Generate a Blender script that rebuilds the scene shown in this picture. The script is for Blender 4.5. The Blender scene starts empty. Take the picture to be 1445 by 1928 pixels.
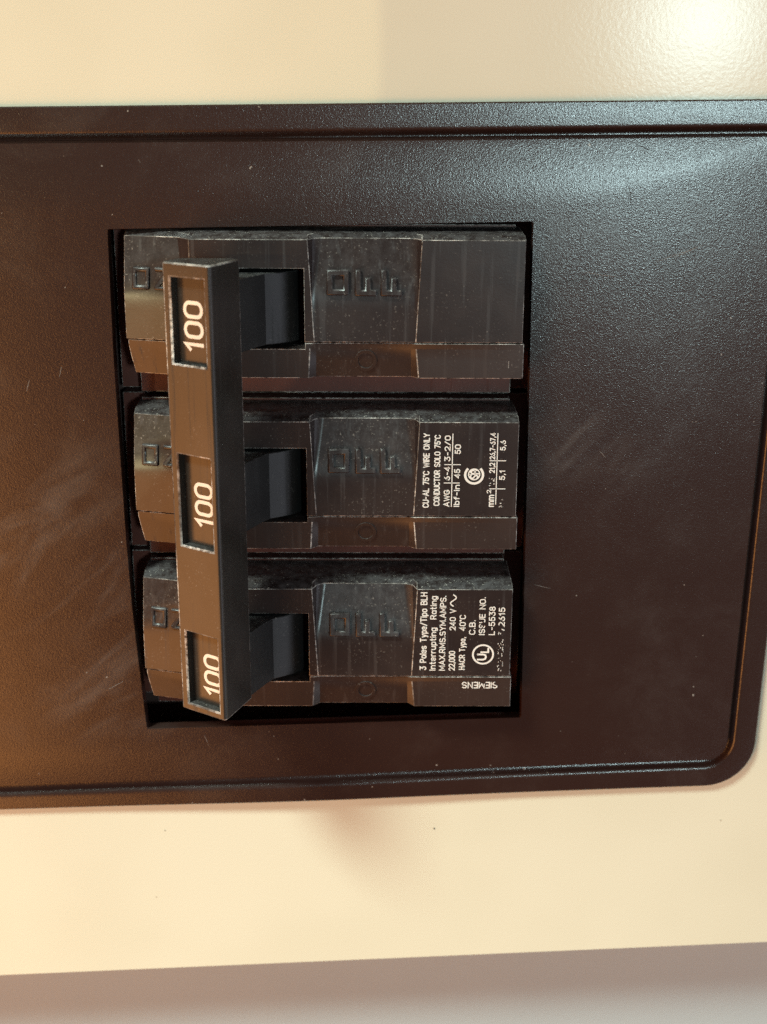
import bpy, bmesh, math, random
from mathutils import Matrix, Vector

# ---------------------------------------------------------------- scene, camera, light
# Working frame: millimetres on the face of the panel, x right, y up, z out of the wall
# towards the viewer.  World: metres, x right, -y out of the wall, z up.
sc = bpy.context.scene
C = sc.collection
MM = 0.001
AX = Matrix(((1, 0, 0, 0), (0, 0, -1, 0), (0, 1, 0, 0), (0, 0, 0, 1)))
def W(x, y, z): return Vector((x * MM, -z * MM, y * MM))

def rot(p, y, r):
    return (Matrix.Rotation(y, 3, 'Y') @ Matrix.Rotation(p, 3, 'X') @ Matrix.Rotation(r, 3, 'Z'))

cam = bpy.data.cameras.new('camera'); camo = bpy.data.objects.new('camera', cam); C.objects.link(camo)
camo.matrix_world = Matrix.Translation(W(4.6842, 57.3423, 179.0265)) @ AX @ rot(-0.3107, -0.0074, 0.0052).to_4x4()
cam.sensor_fit = 'VERTICAL'; cam.sensor_height = 36.0; cam.sensor_width = 27.0
cam.lens = 2400.0 / 1928.0 * 36.0
cam.clip_start = 0.005; cam.clip_end = 50.0
cam.dof.use_dof = True; cam.dof.focus_distance = 0.182; cam.dof.aperture_fstop = 26.0
sc.camera = camo

world = bpy.data.worlds.new('World'); sc.world = world; world.use_nodes = True
bg = world.node_tree.nodes['Background']
bg.inputs['Color'].default_value = (1.0, 0.66, 0.58, 1); bg.inputs['Strength'].default_value = 0.10

def area(name, pos, target, sx, sy, power, col):
    l = bpy.data.lights.new(name, 'AREA'); l.shape = 'RECTANGLE'; l.size = sx; l.size_y = sy
    l.energy = power; l.color = col
    o = bpy.data.objects.new(name, l); C.objects.link(o)
    o.location = W(*pos)
    d = (W(*target) - W(*pos)).normalized()
    o.rotation_euler = d.to_track_quat('-Z', 'Y').to_euler()
    return o
# added warm spot; its beam edge on the cover imitates a cast shadow's edge
sp = bpy.data.lights.new('added_beam', 'SPOT'); sp.spot_blend = 0.02; sp.shadow_soft_size = 0.0008
sp.spot_size = math.radians(10.4); sp.energy = 7.0; sp.color = (1.0, 0.85, 0.45)
spo = bpy.data.objects.new('added_beam', sp); C.objects.link(spo); spo.location = W(-700, 64, 800)
spo.rotation_euler = (W(-114, 64, -4) - W(-700, 64, 800)).normalized().to_track_quat('-Z', 'Y').to_euler()
# broad orange lamp light from the lower left
area('side_lamp', (-560, -330, 400), (0, -40, 0), 0.8, 0.6, 6.4, (1.000, 0.390, 0.100))
# added fill from low on the right to brighten the lower cover
area('low_fill', (420, -420, 230), (20, -60, 0), 0.4, 0.3, 0.35, (0.889, 0.944, 1.000))
# cool small light behind the right shoulder, the one that glares on the panel
area('cool_lamp', (291, 127, 1000), (40, 40, 0), 0.07, 0.07, 2.8, (0.70, 0.96, 0.98))
# ceiling downlight up on the left, its pool centred on the lower part of the panel
dl = bpy.data.lights.new('down_light', 'SPOT'); dl.spot_size = math.radians(25); dl.spot_blend = 1.0; dl.shadow_soft_size = 0.17
dl.energy = 146.0; dl.color = (0.80, 1.0, 0.90)
dlo = bpy.data.objects.new('down_light', dl); C.objects.link(dlo); dlo.location = W(-560, 830, 550)
dlo.rotation_euler = (W(120, -385, -10) - W(-560, 830, 550)).normalized().to_track_quat('-Z', 'Y').to_euler()
# added dim cool fill far to the right, for the right-facing sides
area('right_fill', (1000, -100, 420), (0, 0, 0), 0.6, 0.8, 2.0, (0.80, 0.87, 1.0))

sc.render.engine = 'CYCLES'
sc.cycles.max_bounces = 6; sc.cycles.use_denoising = False; sc.cycles.sample_clamp_indirect = 4.0
vs = sc.view_settings
vs.view_transform = 'Standard'; vs.look = 'None'; vs.exposure = 0.0; vs.gamma = 1.0; vs.use_curve_mapping = False

# ---------------------------------------------------------------- helpers
def mesh_obj(name, verts, faces, mats, parent=None, smooth=30, midx=None, edges=()):
    """verts in working mm; one mesh object"""
    me = bpy.data.meshes.new(name)
    me.from_pydata([W(*v) for v in verts], list(edges), faces)
    bm = bmesh.new(); bm.from_mesh(me)
    bmesh.ops.recalc_face_normals(bm, faces=bm.faces)
    bm.to_mesh(me); bm.free()
    for m in (mats if isinstance(mats, (list, tuple)) else [mats]): me.materials.append(m)
    if midx:
        for p, i in zip(me.polygons, midx): p.material_index = i
    return link(name, me, parent, smooth)

def link(name, me, parent=None, smooth=30):
    if smooth:
        for p in me.polygons: p.use_smooth = True
        me.set_sharp_from_angle(angle=math.radians(smooth))
    o = bpy.data.objects.new(name, me); C.objects.link(o)
    if parent: adopt(o, parent)
    return o

def adopt(o, parent):
    o.parent = parent
    o.matrix_parent_inverse = Matrix.Identity(4)
    # parents sit at their own base; children keep panel coordinates
    p = parent; off = Vector((0, 0, 0))
    while p is not None:
        off += p.location; p = p.parent
    o.location = -off if not o.get('_rel') else o.location

def tag(o, label, cat, group=None):
    o['label'] = label; o['category'] = cat
    if group: o['group'] = group
    return o

def empty(name, pos, parent=None):
    o = bpy.data.objects.new(name, None); C.objects.link(o); o.location = W(*pos)
    o.empty_display_size = 0.01
    if parent: o.parent = parent; o.location = W(*pos) - parent.location
    return o

def bevel(o, width, mat_index=-1, angle=35, seg=2):
    """round (and wear) the outward edges only"""
    me = o.data
    bm = bmesh.new(); bm.from_mesh(me)
    lay = bm.edges.layers.float.get('bevel_weight_edge') or bm.edges.layers.float.new('bevel_weight_edge')
    for e in bm.edges:
        if len(e.link_faces) == 2 and e.calc_face_angle_signed(0.0) > math.radians(angle): e[lay] = 1.0
        elif len(e.link_faces) == 2 and e.calc_face_angle_signed(0.0) < -math.radians(angle): e[lay] = 0.0
    bm.to_mesh(me); bm.free()
    m = o.modifiers.new('bevel', 'BEVEL'); m.width = width * MM; m.segments = seg
    m.limit_method = 'WEIGHT'; m.material = mat_index
    m.use_clamp_overlap = True; m.miter_outer = 'MITER_ARC'
    return o

# ---------------------------------------------------------------- materials
def nd(t, kind, **kw):
    n = t.nodes.new(kind)
    for k, v in kw.items(): setattr(n, k, v)
    return n
def base_mat(name):
    m = bpy.data.materials.new(name); m.use_nodes = True
    t = m.node_tree; b = t.nodes['Principled BSDF']
    g = nd(t, 'ShaderNodeNewGeometry')
    mp = nd(t, 'ShaderNodeVectorMath', operation='SCALE'); mp.inputs['Scale'].default_value = 1000.0
    t.links.new(g.outputs['Position'], mp.inputs[0])
    return m, t, b, mp.outputs[0], g
def noise(t, vec, scale, detail=2.0, rough=0.5, dist=0.0):
    n = nd(t, 'ShaderNodeTexNoise'); n.inputs['Scale'].default_value = scale
    n.inputs['Detail'].default_value = detail; n.inputs['Roughness'].default_value = rough
    n.inputs['Distortion'].default_value = dist
    t.links.new(vec, n.inputs['Vector']); return n.outputs['Fac']
def ramp(t, fac, a, b, va=0.0, vb=1.0):
    n = nd(t, 'ShaderNodeMapRange'); n.interpolation_type = 'SMOOTHSTEP'
    for k, v in zip(('From Min', 'From Max', 'To Min', 'To Max'), (a, b, va, vb)): n.inputs[k].default_value = v
    t.links.new(fac, n.inputs['Value']); return n.outputs['Result']
def math2(t, op, a, b):
    n = nd(t, 'ShaderNodeMath', operation=op)
    for i, v in enumerate((a, b)):
        if isinstance(v, (int, float)): n.inputs[i].default_value = v
        else: t.links.new(v, n.inputs[i])
    return n.outputs[0]
def mixc(t, fac, a, b):
    n = nd(t, 'ShaderNodeMix', data_type='RGBA')
    for sock, v in ((n.inputs[0], fac), (n.inputs[6], a), (n.inputs[7], b)):
        if isinstance(v, (int, float)): sock.default_value = v
        elif isinstance(v, tuple): sock.default_value = (*v, 1)
        else: t.links.new(v, sock)
    return n.outputs[2]
def bump(t, b, h, strength, dist):
    n = nd(t, 'ShaderNodeBump'); n.inputs['Strength'].default_value = strength
    n.inputs['Distance'].default_value = dist * MM
    t.links.new(h, n.inputs['Height']); t.links.new(n.outputs[0], b.inputs['Normal'])
    return n
def stretched(t, vec, s):
    n = nd(t, 'ShaderNodeVectorMath', operation='MULTIPLY'); n.inputs[1].default_value = s
    t.links.new(vec, n.inputs[0]); return n.outputs[0]

def mat_plate():
    m, t, b, v, g = base_mat('plate_plastic')
    sm = ramp(t, noise(t, v, 0.07, 6, 0.7, 0.4), 0.42, 0.80)          # greasy hand smudges
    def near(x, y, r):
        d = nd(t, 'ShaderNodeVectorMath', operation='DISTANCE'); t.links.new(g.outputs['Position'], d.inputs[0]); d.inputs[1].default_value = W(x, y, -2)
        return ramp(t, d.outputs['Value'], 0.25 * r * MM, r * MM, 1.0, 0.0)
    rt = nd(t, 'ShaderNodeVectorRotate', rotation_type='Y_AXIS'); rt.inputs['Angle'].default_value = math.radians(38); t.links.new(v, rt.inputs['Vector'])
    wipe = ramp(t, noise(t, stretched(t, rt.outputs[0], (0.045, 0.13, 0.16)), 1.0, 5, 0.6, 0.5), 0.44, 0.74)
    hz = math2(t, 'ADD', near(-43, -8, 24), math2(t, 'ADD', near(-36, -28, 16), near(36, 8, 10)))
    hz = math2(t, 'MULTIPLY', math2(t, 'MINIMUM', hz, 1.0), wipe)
    fine = ramp(t, noise(t, v, 2.2, 3, 0.7), 0.62, 0.78)              # dust grains
    speck = ramp(t, noise(t, v, 1.4, 1, 0.3), 0.80, 0.83)
    col = mixc(t, math2(t, 'MULTIPLY', sm, 0.20), (0.025, 0.0096, 0.0068), (0.064, 0.042, 0.035))
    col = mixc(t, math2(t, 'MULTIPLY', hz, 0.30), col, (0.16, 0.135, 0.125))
    col = mixc(t, math2(t, 'MULTIPLY', fine, 0.05), col, (0.30, 0.28, 0.26))
    col = mixc(t, math2(t, 'MULTIPLY', speck, 0.5), col, (0.5, 0.46, 0.42))
    t.links.new(col, b.inputs['Base Color'])
    t.links.new(ramp(t, sm, 0, 1, 0.24, 0.29), b.inputs['Roughness'])
    grain = math2(t, 'ADD', noise(t, v, 4.0, 2, 0.5), math2(t, 'MULTIPLY', noise(t, v, 8.0, 1, 0.5), 0.5))
    bump(t, b, grain, 0.6, 0.032)
    b.inputs['Specular IOR Level'].default_value = 0.9
    return m
def mat_cream():
    m, t, b, v, g = base_mat('cream_paint')
    patch = noise(t, v, 0.03, 3, 0.5)
    col = mixc(t, ramp(t, patch, 0.35, 0.65), (0.70, 0.655, 0.52), (0.73, 0.685, 0.55))
    grime = ramp(t, noise(t, v, 0.16, 5, 0.7), 0.62, 0.85)
    col = mixc(t, math2(t, 'MULTIPLY', grime, 0.10), col, (0.40, 0.33, 0.22))
    t.links.new(col, b.inputs['Base Color'])
    b.inputs['Roughness'].default_value = 0.185; b.inputs['Specular IOR Level'].default_value = 0.17
    h = math2(t, 'ADD', noise(t, v, 1.5, 2, 0.5), math2(t, 'MULTIPLY', noise(t, v, 3.2, 2, 0.5), 0.35))
    bump(t, b, h, 0.17, 0.05)
    return m
def mat_wall():
    m, t, b, v, g = base_mat('wall_paint')
    col = mixc(t, noise(t, v, 0.05, 4, 0.6), (0.385, 0.425, 0.45), (0.425, 0.465, 0.49))
    t.links.new(col, b.inputs['Base Color']); b.inputs['Roughness'].default_value = 0.6
    bump(t, b, noise(t, v, 0.8, 3, 0.6), 0.25, 0.15)
    return m
def mat_plastic(name, c0, c1, rough, dust=0.5, tint=(0.34, 0.32, 0.33), grain=0.2):
    m, t, b, v, g = base_mat(name)
    col = mixc(t, ramp(t, noise(t, v, 0.12, 4, 0.6), 0.35, 0.7), c0, c1)
    # settled dust: thin film on surfaces that look upwards, grains everywhere
    sep = nd(t, 'ShaderNodeSeparateXYZ'); t.links.new(g.outputs['Normal'], sep.inputs[0])
    up = ramp(t, sep.outputs['Z'], 0.05, 0.75)
    film = math2(t, 'MULTIPLY', up, ramp(t, noise(t, v, 0.7, 5, 0.75), 0.30, 0.75))
    grains = ramp(t, noise(t, v, 3.0, 3, 0.65), 0.60, 0.70)
    cl = ramp(t, noise(t, v, 0.22, 3, 0.6), 0.42, 0.66)
    gm = math2(t, 'MULTIPLY', grains, math2(t, 'ADD', math2(t, 'MULTIPLY', math2(t, 'MULTIPLY', up, 2.2), ramp(t, noise(t, v, 0.4, 4, 0.7), 0.36, 0.66)), math2(t, 'MULTIPLY', cl, 0.5)))
    streak = ramp(t, noise(t, stretched(t, v, (1.2, 1.2, 0.05)), 1.0, 3, 0.6), 0.52, 0.75)
    col = mixc(t, math2(t, 'MULTIPLY', streak, 0.05 * dust), col, tint)
    col = mixc(t, math2(t, 'MULTIPLY', film, 0.60 * dust), col, tint)
    col = mixc(t, math2(t, 'MULTIPLY', gm, 0.9 * dust), col, (0.62, 0.56, 0.50))
    t.links.new(col, b.inputs['Base Color'])
    t.links.new(ramp(t, math2(t, 'ADD', film, streak), 0, 1, rough, rough + 0.16), b.inputs['Roughness'])
    bump(t, b, math2(t, 'ADD', noise(t, v, 3.0, 3, 0.6), math2(t, 'MULTIPLY', noise(t, v, 0.25, 2, 0.5), 2.0)), grain, 0.03)
    return m
def mat_edge():
    m, t, b, v, g = base_mat('worn_edge')
    f = math2(t, 'MULTIPLY', ramp(t, noise(t, v, 0.13, 3, 0.6), 0.34, 0.62, 0.12, 1.0), ramp(t, noise(t, v, 1.1, 5, 0.75), 0.36, 0.62))
    col = mixc(t, f, (0.030, 0.021, 0.019), (0.64, 0.57, 0.53))
    t.links.new(col, b.inputs['Base Color']); b.inputs['Roughness'].default_value = 0.5
    return m
def mat_ink(name, wear, spots=(), col=(0.84, 0.80, 0.76)):
    m, t, b, v, g = base_mat(name)
    b.inputs['Base Color'].default_value = (*col, 1); b.inputs['Roughness'].default_value = 0.5
    keep = ramp(t, noise(t, v, 2.4, 3, 0.6), wear, wear + 0.05)
    for (x, y, z, r) in spots:
        d = nd(t, 'ShaderNodeVectorMath', operation='DISTANCE'); t.links.new(g.outputs['Position'], d.inputs[0])
        d.inputs[1].default_value = W(x, y, z)
        jag = math2(t, 'ADD', d.outputs['Value'], math2(t, 'MULTIPLY', math2(t, 'SUBTRACT', noise(t, v, 3.0, 2, 0.6), 0.5), 1.4 * r * MM))
        keep = math2(t, 'MULTIPLY', keep, ramp(t, jag, r * MM * 0.9, r * MM))
    tr = nd(t, 'ShaderNodeBsdfTransparent'); mx = nd(t, 'ShaderNodeMixShader')
    t.links.new(keep, mx.inputs[0]); t.links.new(tr.outputs[0], mx.inputs[1]); t.links.new(b.outputs[0], mx.inputs[2])
    t.links.new(mx.outputs[0], t.nodes['Material Output'].inputs['Surface'])
    return m
def mat_plain(name, col, rough=0.5):
    m, t, b, v, g = base_mat(name)
    c = mixc(t, noise(t, v, 1.2, 3, 0.6), tuple(0.8 * x for x in col), tuple(1.2 * x for x in col))
    t.links.new(c, b.inputs['Base Color']); b.inputs['Roughness'].default_value = rough
    return m

M_plate = mat_plate(); M_cream = mat_cream(); M_wall = mat_wall(); M_edge = mat_edge()
M_cap = mat_plastic('cap_plastic', (0.020, 0.0125, 0.012), (0.032, 0.021, 0.019), 0.29)
M_strip = mat_plastic('strip_plastic', (0.026, 0.013, 0.010), (0.034, 0.018, 0.014), 0.38, 0.3)
M_base = mat_plastic('base_plastic', (0.10, 0.022, 0.013), (0.13, 0.030, 0.018), 0.45, 0.35)
M_handle = mat_plastic('handle_plastic', (0.024, 0.019, 0.016), (0.034, 0.026, 0.022), 0.26, 0.25, grain=0.12)
M_toggle = mat_plastic('toggle_plastic', (0.013, 0.012, 0.012), (0.017, 0.016, 0.016), 0.42, 0.25)
M_pan = mat_plain('enclosure_paint', (0.035, 0.010, 0.007), 0.6)
M_ink = mat_ink('white_ink', 0.22)
M_ink_worn = mat_ink('worn_white_ink', 0.52)
M_scratch = mat_plain('pale_scratch', (0.20, 0.18, 0.17), 0.5)
M_fibre = mat_plain('dark_fibre', (0.010, 0.009, 0.009), 0.6)

# ---------------------------------------------------------------- wall behind
ZW = -15.0
def grid_sheet(name, x0, x1, y0, y1, z, mat):
    return mesh_obj(name, [(x0, y0, z), (x1, y0, z), (x1, y1, z), (x0, y1, z)], [(0, 1, 2, 3)], mat, smooth=0)
wall = grid_sheet('wall', -900, 900, -900, 900, ZW, M_wall); wall['kind'] = 'structure'

# ---------------------------------------------------------------- cream panel cover
def cover():
    root = empty('panel_cover', (6, -81.3, ZW))
    tag(root, 'cream painted steel panel cover behind the dark plate, standing off the grey wall', 'panel cover')
    a = math.radians(2.98); ca, sa = math.cos(a), math.sin(a)
    def P(u, w, z): return (6 + u * ca - w * sa, -81.3 + u * sa + w * ca, z)
    xs = [-190, 190]; ys = [0, 330]
    zf = -4.0
    outer = [P(-190, 0, zf), P(190, 0, zf), P(190, 330, zf), P(-190, 330, zf)]
    hole = [(-40, -43, zf), (34, -43, zf), (34, 47, zf), (-40, 47, zf)]
    v = outer + hole + [(x, y, ZW + 0.05) for x, y, _ in outer] + [(x, y, zf - 1.5) for x, y, _ in hole]
    f = [(i, (i + 1) % 4, 4 + (i + 1) % 4, 4 + i) for i in range(4)]
    f += [(i, (i + 1) % 4, 8 + (i + 1) % 4, 8 + i) for i in range(4)]
    f += [(4 + i, 4 + (i + 1) % 4, 12 + (i + 1) % 4, 12 + i) for i in range(4)]
    s = mesh_obj('cover_sheet', v, f, M_cream, root)
    bevel(s, 0.7, seg=3, angle=50)
    pan = box('interior_pan', -44, 38, -47, 51, -14.6, -14.2, M_pan, root)
    return root

def box_data(x0, x1, y0, y1, z0, z1):
    v = [(x, y, z) for z in (z0, z1) for y in (y0, y1) for x in (x0, x1)]
    f = [(0, 1, 3, 2), (4, 5, 7, 6), (0, 1, 5, 4), (2, 3, 7, 6), (0, 2, 6, 4), (1, 3, 7, 5)]
    return v, f
def box(name, x0, x1, y0, y1, z0, z1, mat, parent=None):
    v, f = box_data(x0, x1, y0, y1, z0, z1)
    return mesh_obj(name, v, f, mat, parent, smooth=0)
cov = cover()

# ---------------------------------------------------------------- moulded plate
def rquad(corners, r, ns=(40, 26, 40, 26), nc=8, mids=None):
    """closed loop round a four-cornered outline with rounded corners.
    mids[k] replaces the points of side k by a polyline"""
    pts = []
    n = len(corners)
    cs = [Vector(c) for c in corners]
    for k in range(n):
        a, b, c = cs[k - 1], cs[k], cs[(k + 1) % n]
        p = b + (a - b).normalized() * r; q = b + (c - b).normalized() * r
        w = math.cos(math.pi / 4)
        for i in range(nc + 1):
            t = i / nc; den = (1 - t) ** 2 + 2 * w * t * (1 - t) + t * t
            pts.append((p * (1 - t) ** 2 + b * 2 * w * t * (1 - t) + q * t * t) / den)
        nxt = cs[(k + 1) % n] + (b - cs[(k + 1) % n]).normalized() * r
        line = [q] + [Vector(m) for m in (mids or {}).get(k, [])] + [nxt]
        L = [0]
        for i in range(1, len(line)): L.append(L[-1] + (line[i] - line[i - 1]).length)
        for i in range(1, ns[k]):
            d = L[-1] * i / ns[k]
            j = max(jj for jj in range(len(L) - 1) if L[jj] <= d)
            t = (d - L[j]) / (L[j + 1] - L[j]); pts.append(line[j].lerp(line[j + 1], t))
    return pts
def smooth01(t):
    t = max(0.0, min(1.0, t)); return t * t * (3 - 2 * t)
def bow(x, y):   # the plate has sprung off the cover along its lower edge
    return 0.6 * math.exp(-((x + 6) / 26.0) ** 2) * smooth01((-34 - y) / 17.0)

PIL = 0.62      # the face of the plate is slightly pillowed
def plate():
    root = empty('trim_plate', (0, 0, -4))
    tag(root, 'dark brown moulded plastic trim plate with a groove round its rim, framing the breaker', 'trim plate')
    # corner order TL, BL, BR, TR (side 0 left, 1 bottom, 2 right, 3 top)
    NS = (26, 60, 26, 60)
    O = [(-120, 55.5), (-120, -54.6), (65.6, -47.25), (66.6, 58.2)]
    G1 = [(-116, 51.9), (-116, -52.3), (62.1, -43.95), (62.9, 54.65)]
    G2 = [(-114, 50.9), (-114, -49.2), (60.8, -42.1), (61.4, 53.25)]
    CUT = [(-32.4, 40.4), (-30.9, -36.4), (27.7, -34.3), (26.5, 41.7)]
    mids = {0: [(-32.6, 23), (-32.5, 9), (-32.4, -3.1), (-32.1, -15.5), (-31.7, -23.2)]}
    def grow(l, d):   # offset of a loop from the cutout centre
        c = Vector((-2.3, 3)); return [p + Vector((math.copysign(d, p.x - c.x), math.copysign(d, p.y - c.y))) for p in l]
    Lo = rquad(O, 7.5, NS); La = rquad(G1, 4.6, NS); Lb = rquad(G2, 3.2, NS)
    Lc = rquad(CUT, 0.35, NS, mids=mids)
    def inset(l, m, t): return [p.lerp(q, t) for p, q in zip(l, m)]
    def off(l, m, d): return [p + (q - p).normalized() * d for p, q in zip(l, m)]
    rings = [(Lo, -3.85), (Lo, -3.32), (off(Lo, La, 0.2), -3.12), (off(La, Lo, 0.45), -2.97), (off(La, Lo, 0.15), -2.99)]
    for u, z in ((0.0, -3.04), (0.09, -3.14), (0.2, -3.34), (0.34, -3.58), (0.48, -3.74), (0.62, -3.80), (0.76, -3.74), (0.88, -3.45), (0.96, -2.8), (1.0, -2.16)):
        rings.append((inset(La, Lb, u), z))
    rings.append((off(Lb, Lc, 0.13), -2.0))
    for t in (0.04, 0.1, 0.17, 0.25, 0.33, 0.42, 0.5, 0.6, 0.7, 0.78, 0.86): rings.append((inset(Lb, Lc, t), -2.0 + PIL * math.sin(min(1.0, t / 0.78) * math.pi / 2)))
    rings += [(grow(Lc, 0.45), -2.0 + PIL), (grow(Lc, 0.09), -2.0 + PIL), (Lc, -2.16 + PIL), (Lc, -3.3), (grow(Lc, 0.8), -3.9)]
    n = len(Lo); v = []; f = []
    for l, z in rings: v += [(p.x, p.y, z + bow(p.x, p.y)) for p in l]
    R = len(rings)
    for r in range(R):
        s = (r + 1) % R
        for i in range(n):
            j = (i + 1) % n; f.append((r * n + i, r * n + j, s * n + j, s * n + i))
    return root, mesh_obj('plate', v, f, M_plate, root, smooth=38)
plate_root, plate_mesh = plate()

def face_rise(x, y):
    d = [(53.0 - y) / 11.6, (61.2 - x) / 34.2, (y + 45.5) / 10.5, (x + 114) / 81.5]
    return PIL * math.sin(max(0.0, min(1.0, min(d) / 0.78)) * math.pi / 2)
def stroke(name, pts, w, z, mat, parent, h=0.03):
    """thin raised ribbon that follows pts (a scratch, a fibre)"""
    v, f = [], []
    for i, p in enumerate(pts):
        a = Vector(pts[max(0, i - 1)]); b = Vector(pts[min(len(pts) - 1, i + 1)])
        d = (b - a).normalized(); nrm = Vector((-d.y, d.x))
        ww = w * (0.35 + 0.65 * math.sin(math.pi * (i + 0.5) / len(pts)))
        zz = z + bow(p[0], p[1]) + face_rise(p[0], p[1])
        v += [(p[0] + nrm.x * ww / 2, p[1] + nrm.y * ww / 2, zz), (p[0], p[1], zz + h), (p[0] - nrm.x * ww / 2, p[1] - nrm.y * ww / 2, zz)]
        if i:
            k = 3 * i; f += [(k - 3, k, k + 1, k - 2), (k - 2, k + 1, k + 2, k - 1)]
    return mesh_obj(name, v, f, mat, parent, smooth=0)
def wob(a, b, n, amp, seed):
    r = random.Random(seed); A, B = Vector(a), Vector(b); d = (B - A); nn = Vector((-d.y, d.x)).normalized()
    return [tuple(A + d * i / (n - 1) + nn * (r.uniform(-amp, amp) if 0 < i < n - 1 else 0)) for i in range(n)]
# marks on the plate (positions in panel mm)
for a, b, w, amp, seed, mt in [((27.3, 31.2), (30.4, 33.2), .11, .12, 1, M_fibre), ((30.4, 33.2), (36.8, 34.6), .09, .15, 2, M_fibre),
                               ((39.5, 47.4), (40.1, 43.6), .13, .03, 3, M_fibre), ((40.2, 52.2), (43.0, 51.0), .14, .05, 4, M_fibre),
                               ((26.9, 30.6), (27.5, 28.2), .16, .25, 5, M_fibre)]:
    stroke('fibre', wob(a, b, 9, amp, seed), w * 0.6, -1.99, mt, plate_root)
rr = random.Random(8)
for a, b in [((38.5, 34.2), (33.7, 34.9)), ((50.5, 38.6), (44.0, 36.3)), ((49.5, 38.2), (46.5, 36.9)), ((37.6, 8.9), (38.6, 7.9)), ((-34.2, -28.3), (-36.5, -29.6)),
             ((-22, -37.5), (-20.8, -40.8)), ((-40.6, 19.6), (-40.2, 21.2)), ((-45.5, 17.5), (-44.9, 19.2)), ((29, -12.1), (31.4, -12.7))]:
    stroke('scratch', wob(a, b, 7, .04, rr.random()), .07, -1.99, M_scratch, plate_root, 0.015)

# ---------------------------------------------------------------- three pole breaker
brk = empty('circuit_breaker', (-2, 0, -14.2))
tag(brk, 'dark brown three pole circuit breaker with one tied handle marked 100, in the plate cutout', 'circuit breaker')

XD0, XD1, XA0, XA1 = -30.3, -21.6, -20.7, -4.6
XSL, XSR = -19.2, -5.1           # toggle slot
XC1 = 25.2
DROP = 2.2                        # the left end of a pole face falls away
VT = 14.1                         # upper edge of a pole face above its seam
def floorB(v):                    # finger scoop: level at the seam, falling towards the upper edge
    if v <= 4.2: return 2.95 - 0.02 * v
    t = min(1.0, (v - 4.2) / 2.6)
    return 2.866 - 0.12 * t * t * 1.3 - max(0, v - 6.8) * 0.30

def build_cap():
    vs_ = [0.08, 2.0, 4.2, 5.0, 5.8, 6.8, 8.5, 10.2, 12.0, VT - 0.5, VT]
    def xs(v):
        t = v / VT
        d = 3.0 - floorB(v)
        xA1 = -3.75 - 0.8 * t; xB0 = xA1 + 0.12 + 0.62 * d; xC0 = 10.35 + 0.7 * t; xB1 = xC0 - 0.12 - 0.62 * d
        return xA1, xB0, xB1, xC0
    verts, faces, ix = [], [], {}
    def V(x, y, z):
        k = (round(x, 4), round(y, 4), round(z, 4))
        if k not in ix: ix[k] = len(verts); verts.append((x, y, z))
        return ix[k]
    def row(v):
        xA1, xB0, xB1, xC0 = xs(v); fb = floorB(v); fd = floorB(v) - 0.25
        return [(XD0, fd - DROP), (XD1 - 0.4 * (3 - fb), fd), (XA0, 3.0), (XSL, 3.0), (XSR, 3.0), (xA1, 3.0), (xA1 * .62 + xB0 * .38, 3 - (3 - fb) * .72), (xB0, fb + 0.02), (xB0 + .35, fb), (xB1 - .35, fb), (xB1, fb + 0.02), (xC0 * .62 + xB1 * .38, 3 - (3 - fb) * .72), (xC0, 3.0), (XC1, 3.0)]
    rows = [row(v) for v in vs_]
    NZ = len(rows[0]) - 1
    slot_top = 10.2
    for r in range(len(vs_) - 1):
        v0, v1 = vs_[r], vs_[r + 1]
        for c in range(NZ):
            if c == 3 and v1 <= slot_top + 1e-6: continue            # the slot
            a, b = rows[r][c], rows[r][c + 1]; d, e = rows[r + 1][c], rows[r + 1][c + 1]
            faces.append((V(a[0], v0, a[1]), V(b[0], v0, b[1]), V(e[0], v1, e[1]), V(d[0], v1, d[1])))
    # slot walls
    ZS = -5.0
    for r in range(len(vs_) - 1):
        v0, v1 = vs_[r], vs_[r + 1]
        if v1 > slot_top + 1e-6: break
        for x in (XSL, XSR): faces.append((V(x, v0, 3), V(x, v1, 3), V(x, v1, ZS), V(x, v0, ZS)))
    faces.append((V(XSL, slot_top, 3), V(XSR, slot_top, 3), V(XSR, slot_top, ZS), V(XSL, slot_top, ZS)))
    # upper side: a drafted band, then straight down to the ledge
    top = rows[-1]; zl = -7.0
    mid = [(x, VT + 0.55, min(z - 1.2, 1.6)) for x, z in top]
    low = [(x, VT + 0.95, zl) for x, z in top]
    for c in range(NZ):
        a, b = top[c], top[c + 1]
        faces.append((V(a[0], VT, a[1]), V(b[0], VT, b[1]), V(*mid[c + 1]), V(*mid[c])))
        faces.append((V(*mid[c]), V(*mid[c + 1]), V(*low[c + 1]), V(*low[c])))
    # ends and seam side
    for c, xo in ((0, -0.25), (NZ, 0.0)):
        x0 = rows[0][c][0]
        faces.append(tuple([V(x0, v, rw[c][1]) for v, rw in zip(vs_, rows)] + [V(*mid[c]), V(*low[c]), V(x0, vs_[0], zl)]))
    for c in range(NZ):
        if c == 3: continue
        a, b = rows[0][c], rows[0][c + 1]
        faces.append((V(a[0], vs_[0], a[1]), V(b[0], vs_[0], b[1]), V(b[0], vs_[0], zl), V(a[0], vs_[0], zl)))
    return verts, faces

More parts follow.
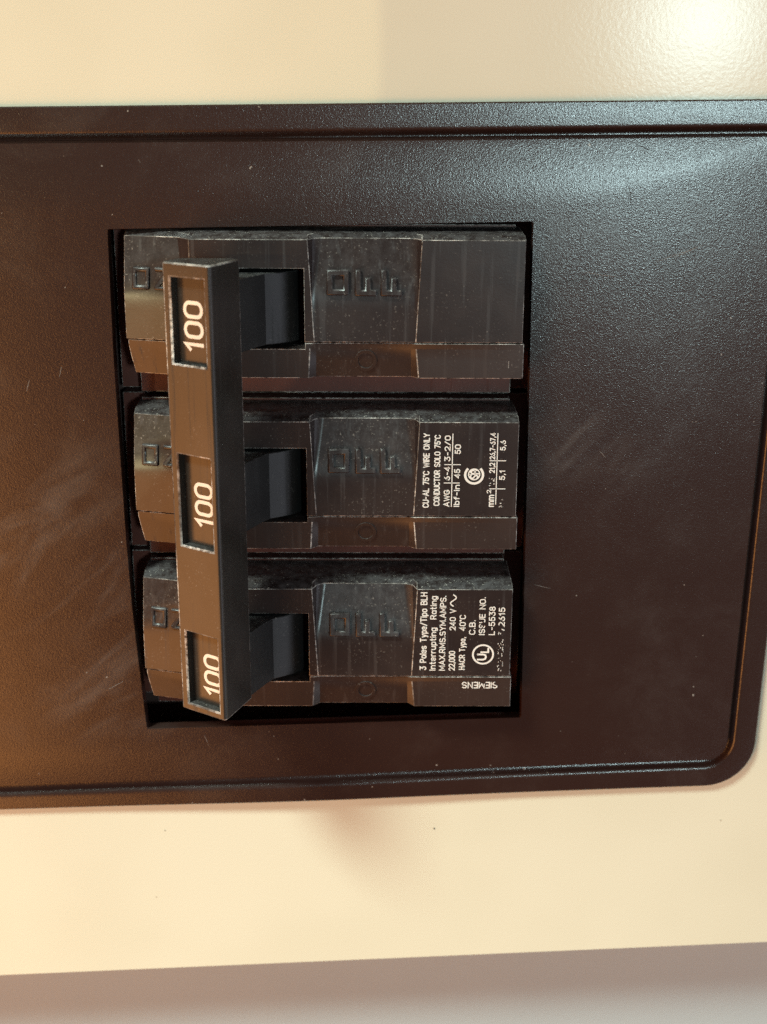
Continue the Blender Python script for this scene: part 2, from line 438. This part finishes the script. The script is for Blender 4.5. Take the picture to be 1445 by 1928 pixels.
def build_strip():
    # narrow side cover below the seam
    vs_ = [-0.08, -0.9, -2.5, -4.0, -5.0]
    verts, faces, ix = [], [], {}
    def V(x, y, z):
        k = (round(x, 4), round(y, 4), round(z, 4))
        if k not in ix: ix[k] = len(verts); verts.append((x, y, z))
        return ix[k]
    def row(v):
        t = -v / 5.0
        fb = 2.75 - 0.95 * t
        xl = XD0 + 0.2 + (0.9 * max(0, t - 0.25))
        return [(xl, fb - 0.2 - DROP), (XD1, fb - 0.2), (XA0, 2.95), (XSR + 0.05, 2.95), (-4.35 - 0.25 * t, 2.95), (-3.5 - 0.1 * t, fb), (9.7 + 0.1 * t, fb), (10.35 + 0.45 * t, 2.95), (25.45, 2.95)]
    rows = [row(v) for v in vs_]; NZ = len(rows[0]) - 1
    for r in range(len(vs_) - 1):
        for c in range(NZ):
            if r == 0 and c == 2: continue          # notch that finishes the toggle slot
            a, b = rows[r][c], rows[r][c + 1]; d, e = rows[r + 1][c], rows[r + 1][c + 1]
            faces.append((V(a[0], vs_[r], a[1]), V(b[0], vs_[r], b[1]), V(e[0], vs_[r + 1], e[1]), V(d[0], vs_[r + 1], d[1])))
    zl = -7.0
    a, b = rows[1][2], rows[1][3]
    faces.append((V(a[0], vs_[1], a[1]), V(b[0], vs_[1], b[1]), V(b[0], vs_[1], zl), V(a[0], vs_[1], zl)))
    for c in (2, 3):
        p, q = rows[0][c], rows[1][c]
        faces.append((V(p[0], vs_[0], p[1]), V(q[0], vs_[1], q[1]), V(q[0], vs_[1], zl), V(p[0], vs_[0], zl)))
    bot = rows[-1]
    for c in range(NZ):
        a, b = bot[c], bot[c + 1]
        faces.append((V(a[0], -5, a[1]), V(b[0], -5, b[1]), V(b[0], -5.15, zl), V(a[0], -5.15, zl)))
        if c != 2:
            a, b = rows[0][c], rows[0][c + 1]
            faces.append((V(a[0], vs_[0], a[1]), V(b[0], vs_[0], b[1]), V(b[0], vs_[0], zl), V(a[0], vs_[0], zl)))
    for c in (0, NZ):
        x0 = rows[0][c][0]
        faces.append(tuple([V(rw[c][0], v, rw[c][1]) for v, rw in zip(vs_, rows)] + [V(rows[-1][c][0], -5.15, zl), V(x0, vs_[0], zl)]))
    return verts, faces

def build_toggle():
    # curved drum in the slot with a neck that rises to the handle; section in x, z
    sec = [(-6.2, -5.0)]
    sec += [(-6.0, -1.0), (-6.25, 0.0), (-6.8, 0.9), (-7.6, 1.7), (-8.7, 2.5), (-10.4, 3.5)]
    sec += [(-11.4, 5.2), (-15.2, 13.2), (-19.4, 11.2), (-18.4, 2.0), (-18.4, -5.0)]
    y0, y1 = -0.25, 9.6
    n = len(sec); v = [(x, y0, z) for x, z in sec] + [(x, y1, z) for x, z in sec]
    f = [(i, (i + 1) % n, n + (i + 1) % n, n + i) for i in range(n)] + [tuple(range(n)), tuple(range(n, 2 * n))]
    return v, f

def build_base():
    v, f = box_data(-30.0, 24.8, -9.2, 15.35, -10.5, -7.02)
    v2, f2 = box_data(-33.5, 28.0, -9.3, 15.4, -14.15, -10.5)
    return v + v2, f + [tuple(i + 8 for i in q) for q in f2]

def extrude_poly(polys, ztop, depth=1.6):
    """polys: list of (outer, inner or None) loops in x, y; ztop(x, y) gives the top level"""
    v, f = [], []
    for outer, inner in polys:
        if inner is None:
            n = len(outer); o = len(v)
            v += [(x, y, ztop(x, y)) for x, y in outer] + [(x, y, ztop(x, y) - depth) for x, y in outer]
            f += [tuple(range(o, o + n))] + [(o + i, o + (i + 1) % n, o + n + (i + 1) % n, o + n + i) for i in range(n)]
        else:
            n = len(outer); o = len(v)
            for l in (outer, inner): v += [(x, y, ztop(x, y)) for x, y in l] + [(x, y, ztop(x, y) - depth) for x, y in l]
            for i in range(n):
                j = (i + 1) % n
                f += [(o + i, o + j, o + 2 * n + j, o + 2 * n + i), (o + i, o + j, o + n + j, o + n + i), (o + 2 * n + i, o + 2 * n + j, o + 3 * n + j, o + 3 * n + i)]
    return v, f
def sq(x0, x1, y0, y1): return [(x0, y0), (x1, y0), (x1, y1), (x0, y1)]
def f_shape(x, y0, w, h):        # a letter F lying on its back
    s = w * 0.28; m = x + 0.45 * w
    return [(x, y0), (x + w, y0), (x + w, y0 + s), (m + s, y0 + s), (m + s, y0 + 0.70 * h), (m, y0 + 0.70 * h), (m, y0 + s), (x + s, y0 + s), (x + s, y0 + h), (x, y0 + h)]
def z_shape(x, y0, w, h):        # a letter N lying on its side
    s = w * 0.22
    return [(x, y0), (x + w, y0), (x + w, y0 + s), (x + 1.6 * s, y0 + s), (x + w, y0 + h - s), (x + w, y0 + h), (x, y0 + h), (x, y0 + h - s), (x + w - 1.6 * s, y0 + h - s), (x, y0 + s)]
EM = 0.6
def zt(x, y): return floorB(y) + EM
def ztd(x, y): return floorB(y) - 0.25 + 0.35 - DROP * (XD1 - x) / (XD1 - XD0)
emblem_right = [extrude_poly([(sq(-2.0, 1.1, 6.6, 10.0), sq(-1.17, 0.27, 7.4, 9.15))], zt),
                extrude_poly([(f_shape(1.9, 6.5, 3.0, 3.5), None)], zt),
                extrude_poly([(f_shape(5.45, 6.5, 3.0, 3.5), None)], zt)]
emblem_left = [extrude_poly([(sq(-29.1, -26.6, 7.0, 10.0), sq(-28.5, -27.2, 7.6, 9.4))], ztd),
               extrude_poly([(z_shape(-25.9, 7.0, 2.3, 3.0), None)], ztd)]
def ring_mesh(cx, cy, r0, r1, z0, h, n=28):
    v, f = [], []
    for i in range(n):
        a = 2 * math.pi * i / n; c, s = math.cos(a), math.sin(a)
        for r, z in ((r0, z0 - 0.3), (r0 + 0.12, z0 + h), (r1 - 0.12, z0 + h), (r1, z0 - 0.3)):
            y = cy + r * s; v.append((cx + r * c, y, z + 0.19 * (cy - y) * -1))
    for i in range(n):
        j = (i + 1) % n
        for k in range(3): f.append((4 * i + k, 4 * j + k, 4 * j + k + 1, 4 * i + k + 1))
    return v, f

proto = None
poles = []
def part(name, data, mats, parent, bw=None, angle=35, smooth=30):
    o = mesh_obj(name, data[0], data[1], mats, None, smooth)
    if bw: bevel(o, bw, 1 if len(mats) > 1 else -1, angle)
    o.parent = parent
    return o
for k in range(3):
    yk = 25.4 - 25.4 * k + 0.1
    if k == 0:
        p = part('pole', build_base(), [M_base, M_edge], brk, 0.12)
        part('cap', build_cap(), [M_cap, M_edge], p, 0.12, 30, 32)
        part('side_strip', build_strip(), [M_strip, M_edge], p, 0.09, 28, 24)
        part('toggle', build_toggle(), [M_toggle], p, 0.12, 28, 18)
        for d in emblem_right + emblem_left: part('raised_emblem', d, [M_cap], p, 0.2, 40, 60)
        part('moulded_ring', ring_mesh(3.4, -2.6, 1.0, 1.65, 2.3, 0.13), [M_strip], p, None, 40, 50)
        proto = p
    else:
        p = proto.copy(); C.objects.link(p); p.parent = brk
        for ch in list(proto.children):
            c = ch.copy(); C.objects.link(c); c.parent = p
    p.location = Vector((0, 0, yk * MM)) - brk.location
    poles.append(p)

# ---------------------------------------------------------------- lettering
def EA(cx, cy, rx, ry, a0, a1, n=10):
    return [(cx + rx * math.cos(math.radians(a0 + (a1 - a0) * i / n)), cy + ry * math.sin(math.radians(a0 + (a1 - a0) * i / n))) for i in range(n + 1)]
def oval(x0, x1, y0, y1):          # tall rounded O
    r = (x1 - x0) / 2; cx = (x0 + x1) / 2
    return EA(cx, y1 - r, r, r, 0, 180) + EA(cx, y0 + r, r, r, 180, 360) + [(x1, y1 - r)]
S_ = EA(.28, .74, .27, .26, 25, 180, 8) + EA(.28, .74, .27, .24, 190, 262, 5) + EA(.29, .26, .28, .25, 82, -10, 6) + EA(.29, .26, .28, .26, -20, -160, 9)
s_ = [(x * .82, y * .70) for x, y in S_]
def bowl(y0, y1, w): r = (y1 - y0) / 2; return [(0, y1), (w - r, y1)] + EA(w - r, y0 + r, r, r, 80, -80, 8) + [(w - r, y0), (0, y0)]
n_ = [[(0, 0), (0, .70)], EA(.23, .45, .23, .25, 180, 0) + [(.46, 0)]]
GL = {  # stroke letters: advance box width, strokes; 0..1 is the capital height
 'A': (.66, [[(0, 0), (.33, 1), (.66, 0)], [(.12, .32), (.54, .32)]]), 'B': (.56, [[(0, 0), (0, 1)], bowl(.53, 1, .52), bowl(0, .53, .56)]),
 'C': (.58, [EA(.30, .70, .30, .30, 20, 180) + EA(.30, .30, .30, .30, 180, 340)]), 'D': (.58, [[(0, 0), (0, 1), (.28, 1)] + EA(.28, .70, .30, .30, 85, 0, 7) + EA(.28, .30, .30, .30, 0, -85, 7) + [(.28, 0), (0, 0)]]),
 'E': (.48, [[(.48, 1), (0, 1), (0, 0), (.48, 0)], [(0, .52), (.42, .52)]]), 'G': (.60, [EA(.30, .70, .30, .30, 20, 180) + EA(.30, .30, .30, .30, 180, 360) + [(.60, .46), (.34, .46)]]),
 'H': (.56, [[(0, 0), (0, 1)], [(.56, 0), (.56, 1)], [(0, .52), (.56, .52)]]), 'I': (.02, [[(.01, 0), (.01, 1)]]), 'J': (.40, [[(.40, 1), (.40, .2)] + EA(.2, .2, .2, .2, 0, -180)]),
 'L': (.46, [[(0, 1), (0, 0), (.46, 0)]]), 'M': (.70, [[(0, 0), (0, 1), (.35, .25), (.70, 1), (.70, 0)]]), 'N': (.58, [[(0, 0), (0, 1), (.58, 0), (.58, 1)]]),
 'O': (.60, [oval(0, .60, 0, 1)]), 'P': (.54, [[(0, 0), (0, 1)], bowl(.46, 1, .54)]), 'R': (.56, [[(0, 0), (0, 1)], bowl(.48, 1, .54), [(.30, .48), (.56, 0)]]),
 'S': (.56, [S_]), 'T': (.58, [[(0, 1), (.58, 1)], [(.29, 1), (.29, 0)]]), 'U': (.56, [[(0, 1), (0, .28)] + EA(.28, .28, .28, .28, 180, 360) + [(.56, 1)]]),
 'V': (.60, [[(0, 1), (.30, 0), (.60, 1)]]), 'W': (.86, [[(0, 1), (.21, 0), (.43, .85), (.65, 0), (.86, 1)]]), 'X': (.58, [[(0, 0), (.58, 1)], [(0, 1), (.58, 0)]]),
 'Y': (.60, [[(0, 1), (.30, .46), (.60, 1)], [(.30, .46), (.30, 0)]]),
 'a': (.44, [oval(0, .44, 0, .70), [(.44, .70), (.44, 0)]]), 'b': (.44, [oval(0, .44, 0, .70), [(0, 1), (0, 0)]]), 'e': (.46, [[(0, .38), (.46, .38)] + EA(.23, .45, .23, .25, 0, 180) + EA(.23, .25, .23, .25, 180, 325)]),
 'f': (.34, [EA(.30, .82, .17, .18, 80, 180, 6) + [(.13, 0)], [(0, .66), (.32, .66)]]), 'g': (.44, [oval(0, .44, 0, .70), [(.44, .70), (.44, -.08)] + EA(.22, -.08, .22, .2, 0, -150)]),
 'i': (.02, [[(.01, 0), (.01, .70)], [(.01, .88), (.01, 1.0)]]), 'l': (.02, [[(.01, 0), (.01, 1)]]), 'm': (.74, [[(0, 0), (0, .70)], EA(.185, .48, .185, .22, 180, 0) + [(.37, 0)], EA(.555, .48, .185, .22, 180, 0) + [(.74, 0)]]),
 'n': (.46, n_), 'o': (.46, [oval(0, .46, 0, .70)]), 'p': (.44, [oval(0, .44, 0, .70), [(0, .70), (0, -.28)]]), 'r': (.28, [[(0, 0), (0, .70)], EA(.24, .44, .24, .26, 180, 75, 6)]),
 's': (.46, [s_]), 't': (.30, [[(.12, 1), (.12, .15)] + EA(.27, .15, .15, .15, 180, 270, 5), [(0, .68), (.30, .68)]]), 'u': (.46, [[(0, .70), (0, .25)] + EA(.23, .25, .23, .25, 180, 360), [(.46, .70), (.46, 0)]]),
 'y': (.46, [[(0, .70), (.23, .02)], [(.46, .70), (.18, -.14), (.06, -.27)]]),
 '0': (.54, [oval(0, .54, 0, 1)]), '1': (.26, [[(0, .74), (.20, 1), (.20, 0)]]), '2': (.52, [EA(.26, .72, .26, .28, 170, -20) + [(.40, .40), (0, 0), (.54, 0)]]),
 '3': (.52, [[(.02, 1), (.50, 1), (.24, .60)] + EA(.25, .30, .27, .30, 80, -165, 12)]), '4': (.58, [[(.42, 0), (.42, 1), (0, .28), (.58, .28)]]),
 '5': (.52, [[(.48, 1), (.08, 1), (.04, .54)] + EA(.25, .31, .27, .31, 120, -160, 12)]), '6': (.54, [[(.40, 1), (.06, .45)] + EA(.27, .28, .27, .28, 150, -210, 18)]),
 '7': (.52, [[(0, 1), (.52, 1), (.18, 0)]]), '8': (.52, [EA(.26, .76, .22, .24, -90, 270, 16), EA(.26, .26, .26, .26, -90, 270, 16)]), '9': (.54, [EA(.27, .72, .27, .28, -30, 330, 18) + [(.14, 0)]]),
 '-': (.40, [[(.04, .46), (.36, .46)]]), '/': (.44, [[(0, -.05), (.44, 1.05)]]), '.': (.06, [[(.03, 0), (.03, .10)]]), ',': (.08, [[(.06, .10), (.01, -.16)]]),
 '\u00b0': (.18, [EA(.09, .90, .09, .10, 0, 360, 10)]), '\u00b7': (.10, [[(.05, .40), (.05, .52)]]), ' ': (.34, [])}
def text_strokes(s):
    x = 0; out = []
    for ch in s:
        w, st = GL[ch]
        out += [[(px + x, py) for px, py in q] for q in st]; x += w + 0.24
    return out, x - 0.24
class Print:
    """flat ink: collects lettering and marks in a (u, w) frame, u along the line, w up the letters"""
    def __init__(self, frame): self.v, self.f, self.fr, self.lift = [], [], frame, 0.0
    def add(self, vv, ff):
        o = len(self.v); self.v += [(lambda q: (q[0], q[1], q[2] + self.lift))(self.fr(u, w)) for u, w in vv]; self.f += [tuple(i + o for i in q) for q in ff]
    def text(self, s, u0, u1, w0, w1, t=0.15):
        st, L = text_strokes(s)
        lw = t * (w1 - w0); k = (u1 - u0 - lw) / L; h = w1 - w0 - lw
        for q in st: self.path([(u0 + lw / 2 + x * k, w0 + lw / 2 + y * h) for x, y in q], lw)
    def bar(self, u0, u1, w0, w1): self.add([(u0, w0), (u1, w0), (u1, w1), (u0, w1)], [(0, 1, 2, 3)])
    def path(self, pts, t):
        p = [Vector(pts[0])]
        for q in pts[1:]:
            if (Vector(q) - p[-1]).length > 1e-4: p.append(Vector(q))
        closed = (p[0] - p[-1]).length < 1e-3 and len(p) > 3
        n = len(p); v, f = [], []
        for i in range(n):
            a = p[i - 1] if i else (p[-2] if closed else None)
            b = p[i + 1] if i < n - 1 else (p[1] if closed else None)
            d0 = (p[i] - a).normalized() if a is not None else None
            d1 = (b - p[i]).normalized() if b is not None else None
            if d0 is None: d0 = d1
            if d1 is None: d1 = d0
            m = Vector((-d0.y - d1.y, d0.x + d1.x))
            m = m.normalized() if m.length > 1e-6 else Vector((-d0.y, d0.x))
            c = max(0.45, abs(m.dot(Vector((-d0.y, d0.x)))))
            e = Vector((0, 0))
            if not closed and i == 0: e = -d1 * t * 0.35
            if not closed and i == n - 1: e = d0 * t * 0.35
            o = m * (t / 2 / c)
            v += [tuple(p[i] + e + o), tuple(p[i] + e - o)]
            if i: f.append((2 * i - 2, 2 * i - 1, 2 * i + 1, 2 * i))
        self.lift += 0.0006
        self.add(v, f)
    def arc(self, cu, cw, r, t, a0, a1, n=40):
        self.path([(cu + r * math.cos(math.radians(a0 + (a1 - a0) * i / n)), cw + r * math.sin(math.radians(a0 + (a1 - a0) * i / n))) for i in range(n + 1)], t)
    def disc(self, cu, cw, r, n=14):
        self.add([(cu + r * math.cos(2 * math.pi * i / n), cw + r * math.sin(2 * math.pi * i / n)) for i in range(n)], [tuple(range(n))])
    def build(self, name, mat, parent):
        o = mesh_obj(name, self.v, self.f, mat, None, 0); o.parent = parent; return o
ZI = 3.025
def faceC(u, w): return (-w, u, ZI)          # letters run up the picture, their tops to the left

# ratings on the middle pole
p2 = Print(faceC)
for s, u0, u1, xt, xb in [('CU-AL 75°C WIRE ONLY', 1.40, 12.52, 11.62, 12.55), ('CONDUCTOR SOLO 75°C', 1.69, 12.28, 13.20, 14.10),
                          ('AWG', 1.55, 4.11, 14.66, 15.54), ('6-4', 5.51, 7.60, 14.66, 15.53), ('3-2/0', 8.38, 12.19, 14.66, 15.53),
                          ('lbf-in', 1.55, 4.89, 16.10, 16.98), ('45', 5.87, 7.27, 16.10, 16.98), ('50', 9.47, 10.89, 16.12, 17.0),
                          ('21,2', 6.66, 8.20, 21.12, 21.95), ('26,7-67,4', 8.68, 12.63, 21.12, 21.93),
                          ('5,1', 5.61, 7.09, 22.60, 23.45), ('5,6', 10.01, 11.53, 22.58, 23.40)]:
    p2.text(s, u0, u1, -xb, -xt, 0.17)
p2.text('mm', 1.57, 3.40, -21.99, -20.95, 0.16); p2.text('2', 3.62, 4.16, -21.5, -20.85, 0.18)
p2.bar(1.55, 12.47, -15.87, -15.74); p2.bar(1.93, 12.56, -22.28, -22.15)
for u, a, b in ((5.16, 14.64, 16.93), (7.9, 14.68, 17.03), (4.3, 21.22, 23.54), (8.5, 21.16, 23.51)): p2.bar(u - 0.06, u + 0.06, -b, -a)
# certification mark: heavy open C round a split roundel with two letters
cu, cw = 6.38, -18.98
p2.arc(cu, cw, 1.28, 0.34, 48, 312, 44)
p2.arc(cu + 0.08, cw, 0.80, 0.17, 0, 360, 36)
p2.path([(cu - 0.55, cw - 0.42), (cu - 0.30, cw - 0.55), (cu - 0.08, cw - 0.38), (cu - 0.16, cw - 0.08), (cu - 0.46, cw + 0.08), (cu - 0.52, cw + 0.38), (cu - 0.28, cw + 0.55), (cu - 0.02, cw + 0.42)], 0.2)
p2.path([(cu + 0.16, cw - 0.66), (cu + 0.22, cw + 0.3), (cu + 0.42, cw + 0.52), (cu + 0.66, cw + 0.25), (cu + 0.70, cw - 0.45)], 0.2)
p2.bar(cu + 0.2, cu + 0.7, cw - 0.22, cw - 0.04)
p2.bar(cu + 0.03, cu + 0.11, cw - 0.75, cw + 0.75)
p2.build('printed_rating', M_ink, poles[1])
p2w = Print(faceC)
p2w.text('13,3-', 4.60, 6.25, -21.98, -21.15, 0.17); p2w.text('N·m', 1.50, 3.35, -23.5, -22.72, 0.18)
p2w.build('worn_print', M_ink_worn, poles[1])

# ratings on the end pole
yk = 25.4 - 50.8 + 0.1
M_ink3 = mat_ink('rubbed_white_ink', 0.24, [(20.95, yk + 8.6, 3, 0.33), (20.6, yk + 8.2, 3, 0.15), (23.3, yk + 7.9, 3, 0.55)])
p3 = Print(faceC)
for s, u0, u1, xt, xb in [('3 Poles Type/Tipo BLH', 1.06, 13.67, 11.55, 12.58), ('Interrupting  Rating', 0.99, 13.08, 13.02, 13.98),
                          ('MAX.RMS.SYM.AMPS.', 0.99, 13.15, 14.45, 15.40), ('22,000', 1.00, 4.24, 15.92, 16.88), ('240 V', 7.59, 11.06, 15.92, 16.86),
                          ('HACR Type,', 1.15, 6.53, 17.45, 18.38), ('40°C', 7.52, 10.09, 17.40, 18.36), ('C.B.', 6.91, 9.27, 18.86, 19.82),
                          ('ISSUE NO.', 6.84, 12.95, 20.32, 21.26), ('L-5538', 6.85, 11.45, 21.78, 22.74), ('72615', 7.35, 11.31, 23.22, 24.18)]:
    p3.text(s, u0, u1, -xb, -xt, 0.155)
p3.path([(11.5 + 1.8 * i / 16, -16.42 + 0.42 * math.sin(2 * math.pi * i / 16)) for i in range(17)], 0.17)
cu, cw = 3.70, -21.06
p3.arc(cu, cw, 1.52, 0.26, 0, 360, 56)
p3.path([(cu - 0.85, cw + 0.80), (cu - 0.85, cw - 0.05), (cu - 0.72, cw - 0.35), (cu - 0.42, cw - 0.46), (cu - 0.12, cw - 0.35), (cu + 0.0, cw - 0.05), (cu + 0.0, cw + 0.80)], 0.26)
p3.path([(cu + 0.36, cw + 0.30), (cu + 0.36, cw - 0.78), (cu + 0.98, cw - 0.78)], 0.25)
p3.build('printed_rating', M_ink3, poles[2])
p3w = Print(faceC)
r3 = random.Random(5)
for i in range(26):                       # remains of a line that has rubbed away
    u = 0.9 + 4.6 * r3.random(); x = 23.25 + 0.85 * r3.random()
    if r3.random() < 0.45: p3w.bar(u, u + r3.uniform(0.08, 0.32), -x - 0.06, -x + 0.04)
    else: p3w.disc(u, -x, r3.uniform(0.035, 0.075), 8)
for u, x in ((6.9, 23.3), (6.95, 23.6), (7.1, 23.35), (5.3, 23.3), (5.35, 23.7), (5.6, 23.9), (5.9, 24.0)): p3w.bar(u, u + 0.22, -x - 0.06, -x + 0.05)
p3w.build('worn_print', M_ink, poles[2])
M_ink_s = mat_ink('rubbed_brand_ink', 0.26, [(23.3, yk - 1.1, 3, 0.36), (21.35, yk - 1.0, 3, 0.22), (22.6, yk - 1.0, 3, 0.12)])
ps = Print(lambda u, w: (-u, -w, 2.975))      # upside down on the side strip
ps.text('SIEMENS', -23.42, -18.02, 0.90, 1.98, 0.15)
ps.build('printed_name', M_ink_s, poles[2])
# tick on the first pole's strip
pt = Print(lambda u, w: (u, w, 2.975)); pt.bar(23.35, 23.42, -3.5, -2.5); pt.build('moulding_tick', M_edge, poles[0])

# ---------------------------------------------------------------- tied handle
YT, YB = 37.8, -25.5
def build_handle():
    Lp = Vector((-22.75, 13.2)); T = Vector((-16.1, 17.6)); Rb = Vector((-13.1, 10.2))
    def fs(s): return Lp.lerp(T, s)
    arc = []
    a, b = fs(0.91), T.lerp(Rb, 0.10)
    for i in range(1, 6):
        t = i / 6; arc.append(a * (1 - t) ** 2 + T * 2 * t * (1 - t) + b * t * t)
    S = [0.0, 0.15, 0.86, 0.91]
    sec = [fs(s) for s in S] + arc + [b, Rb, Vector((-13.9, 9.3)), Vector((-20.9, 9.0)), Vector((-22.6, 12.2))]
    wins = [(24.7, 35.9), (-0.5, 12.4), (-24.4, -13.3)]
    ys = sorted({YT, YB} | {y for w in wins for y in w})
    tdir = (T - Lp).normalized(); nrm = Vector((-tdir.y, tdir.x))
    n = len(sec); v = []; f = []
    for y in ys: v += [(p.x, y, p.y) for p in sec]
    def win_at(r):
        m = (ys[r] + ys[r + 1]) / 2
        return any(a < m < b for a, b in wins)
    for r in range(len(ys) - 1):
        for c in range(n):
            if c == 1 and win_at(r): continue
            f.append((r * n + c, r * n + (c + 1) % n, (r + 1) * n + (c + 1) % n, (r + 1) * n + c))
    f.append(tuple(range(n))); f.append(tuple((len(ys) - 1) * n + c for c in range(n)))
    D = 1.35
    for (a, b) in wins:
        ra, rb = ys.index(a), ys.index(b)
        top = [ra * n + 1, ra * n + 2, rb * n + 2, rb * n + 1]; o = len(v)
        for i in top:
            x, y, z = v[i]; v.append((x - nrm.x * D, y, z - nrm.y * D))
        f += [(top[i], top[(i + 1) % 4], o + (i + 1) % 4, o + i) for i in range(4)] + [(o, o + 1, o + 2, o + 3)]
    return (v, f), Lp, tdir, nrm, D, wins
hd, Lp, tdir, nrm, D, wins = build_handle()
handle = part('handle', hd, [M_handle, M_edge], brk, 0.24, 40, 35)
handle.location = -brk.location
LEN = 7.97
M_num = mat_ink('rating_ink', 0.2, (), (0.78, 0.65, 0.56))
for (a, b), (u0, u1), s0 in zip(wins, ((26.3, 32.9), (2.2, 8.5), (-22.9, -16.6)), (0.48, 0.55, 0.60)):
    # digits stand with their tops to the left of the window floor
    def fr(u, w, s0=s0):
        q = Lp + tdir * (s0 * LEN - w) - nrm * (D - 0.03)
        return (q.x, u, q.y)
    pr = Print(fr); pr.text('100', u0, u1, -1.68, 1.68, 0.15)
    pr.build('printed_number', M_num, handle)

# ---------------------------------------------------------------- flecks on the cream paint
for x, y, r in [(14.6, -55.9, 0.16), (-29.5, -56.3, 0.10), (61.5, -54.3, 0.10), (-31.5, -69.0, .07)]:
    rr = random.Random(x); n = 7; v = []; 
    for i in range(n):
        a = 2 * math.pi * i / n; q = r * rr.uniform(0.5, 1.4); v.append((x + q * math.cos(a), y + q * math.sin(a), -3.99))
    v.append((x, y, -3.99 + r)); mesh_obj('fleck', v, [(i, (i + 1) % n, n) for i in range(n)], M_fibre, cov, 0)
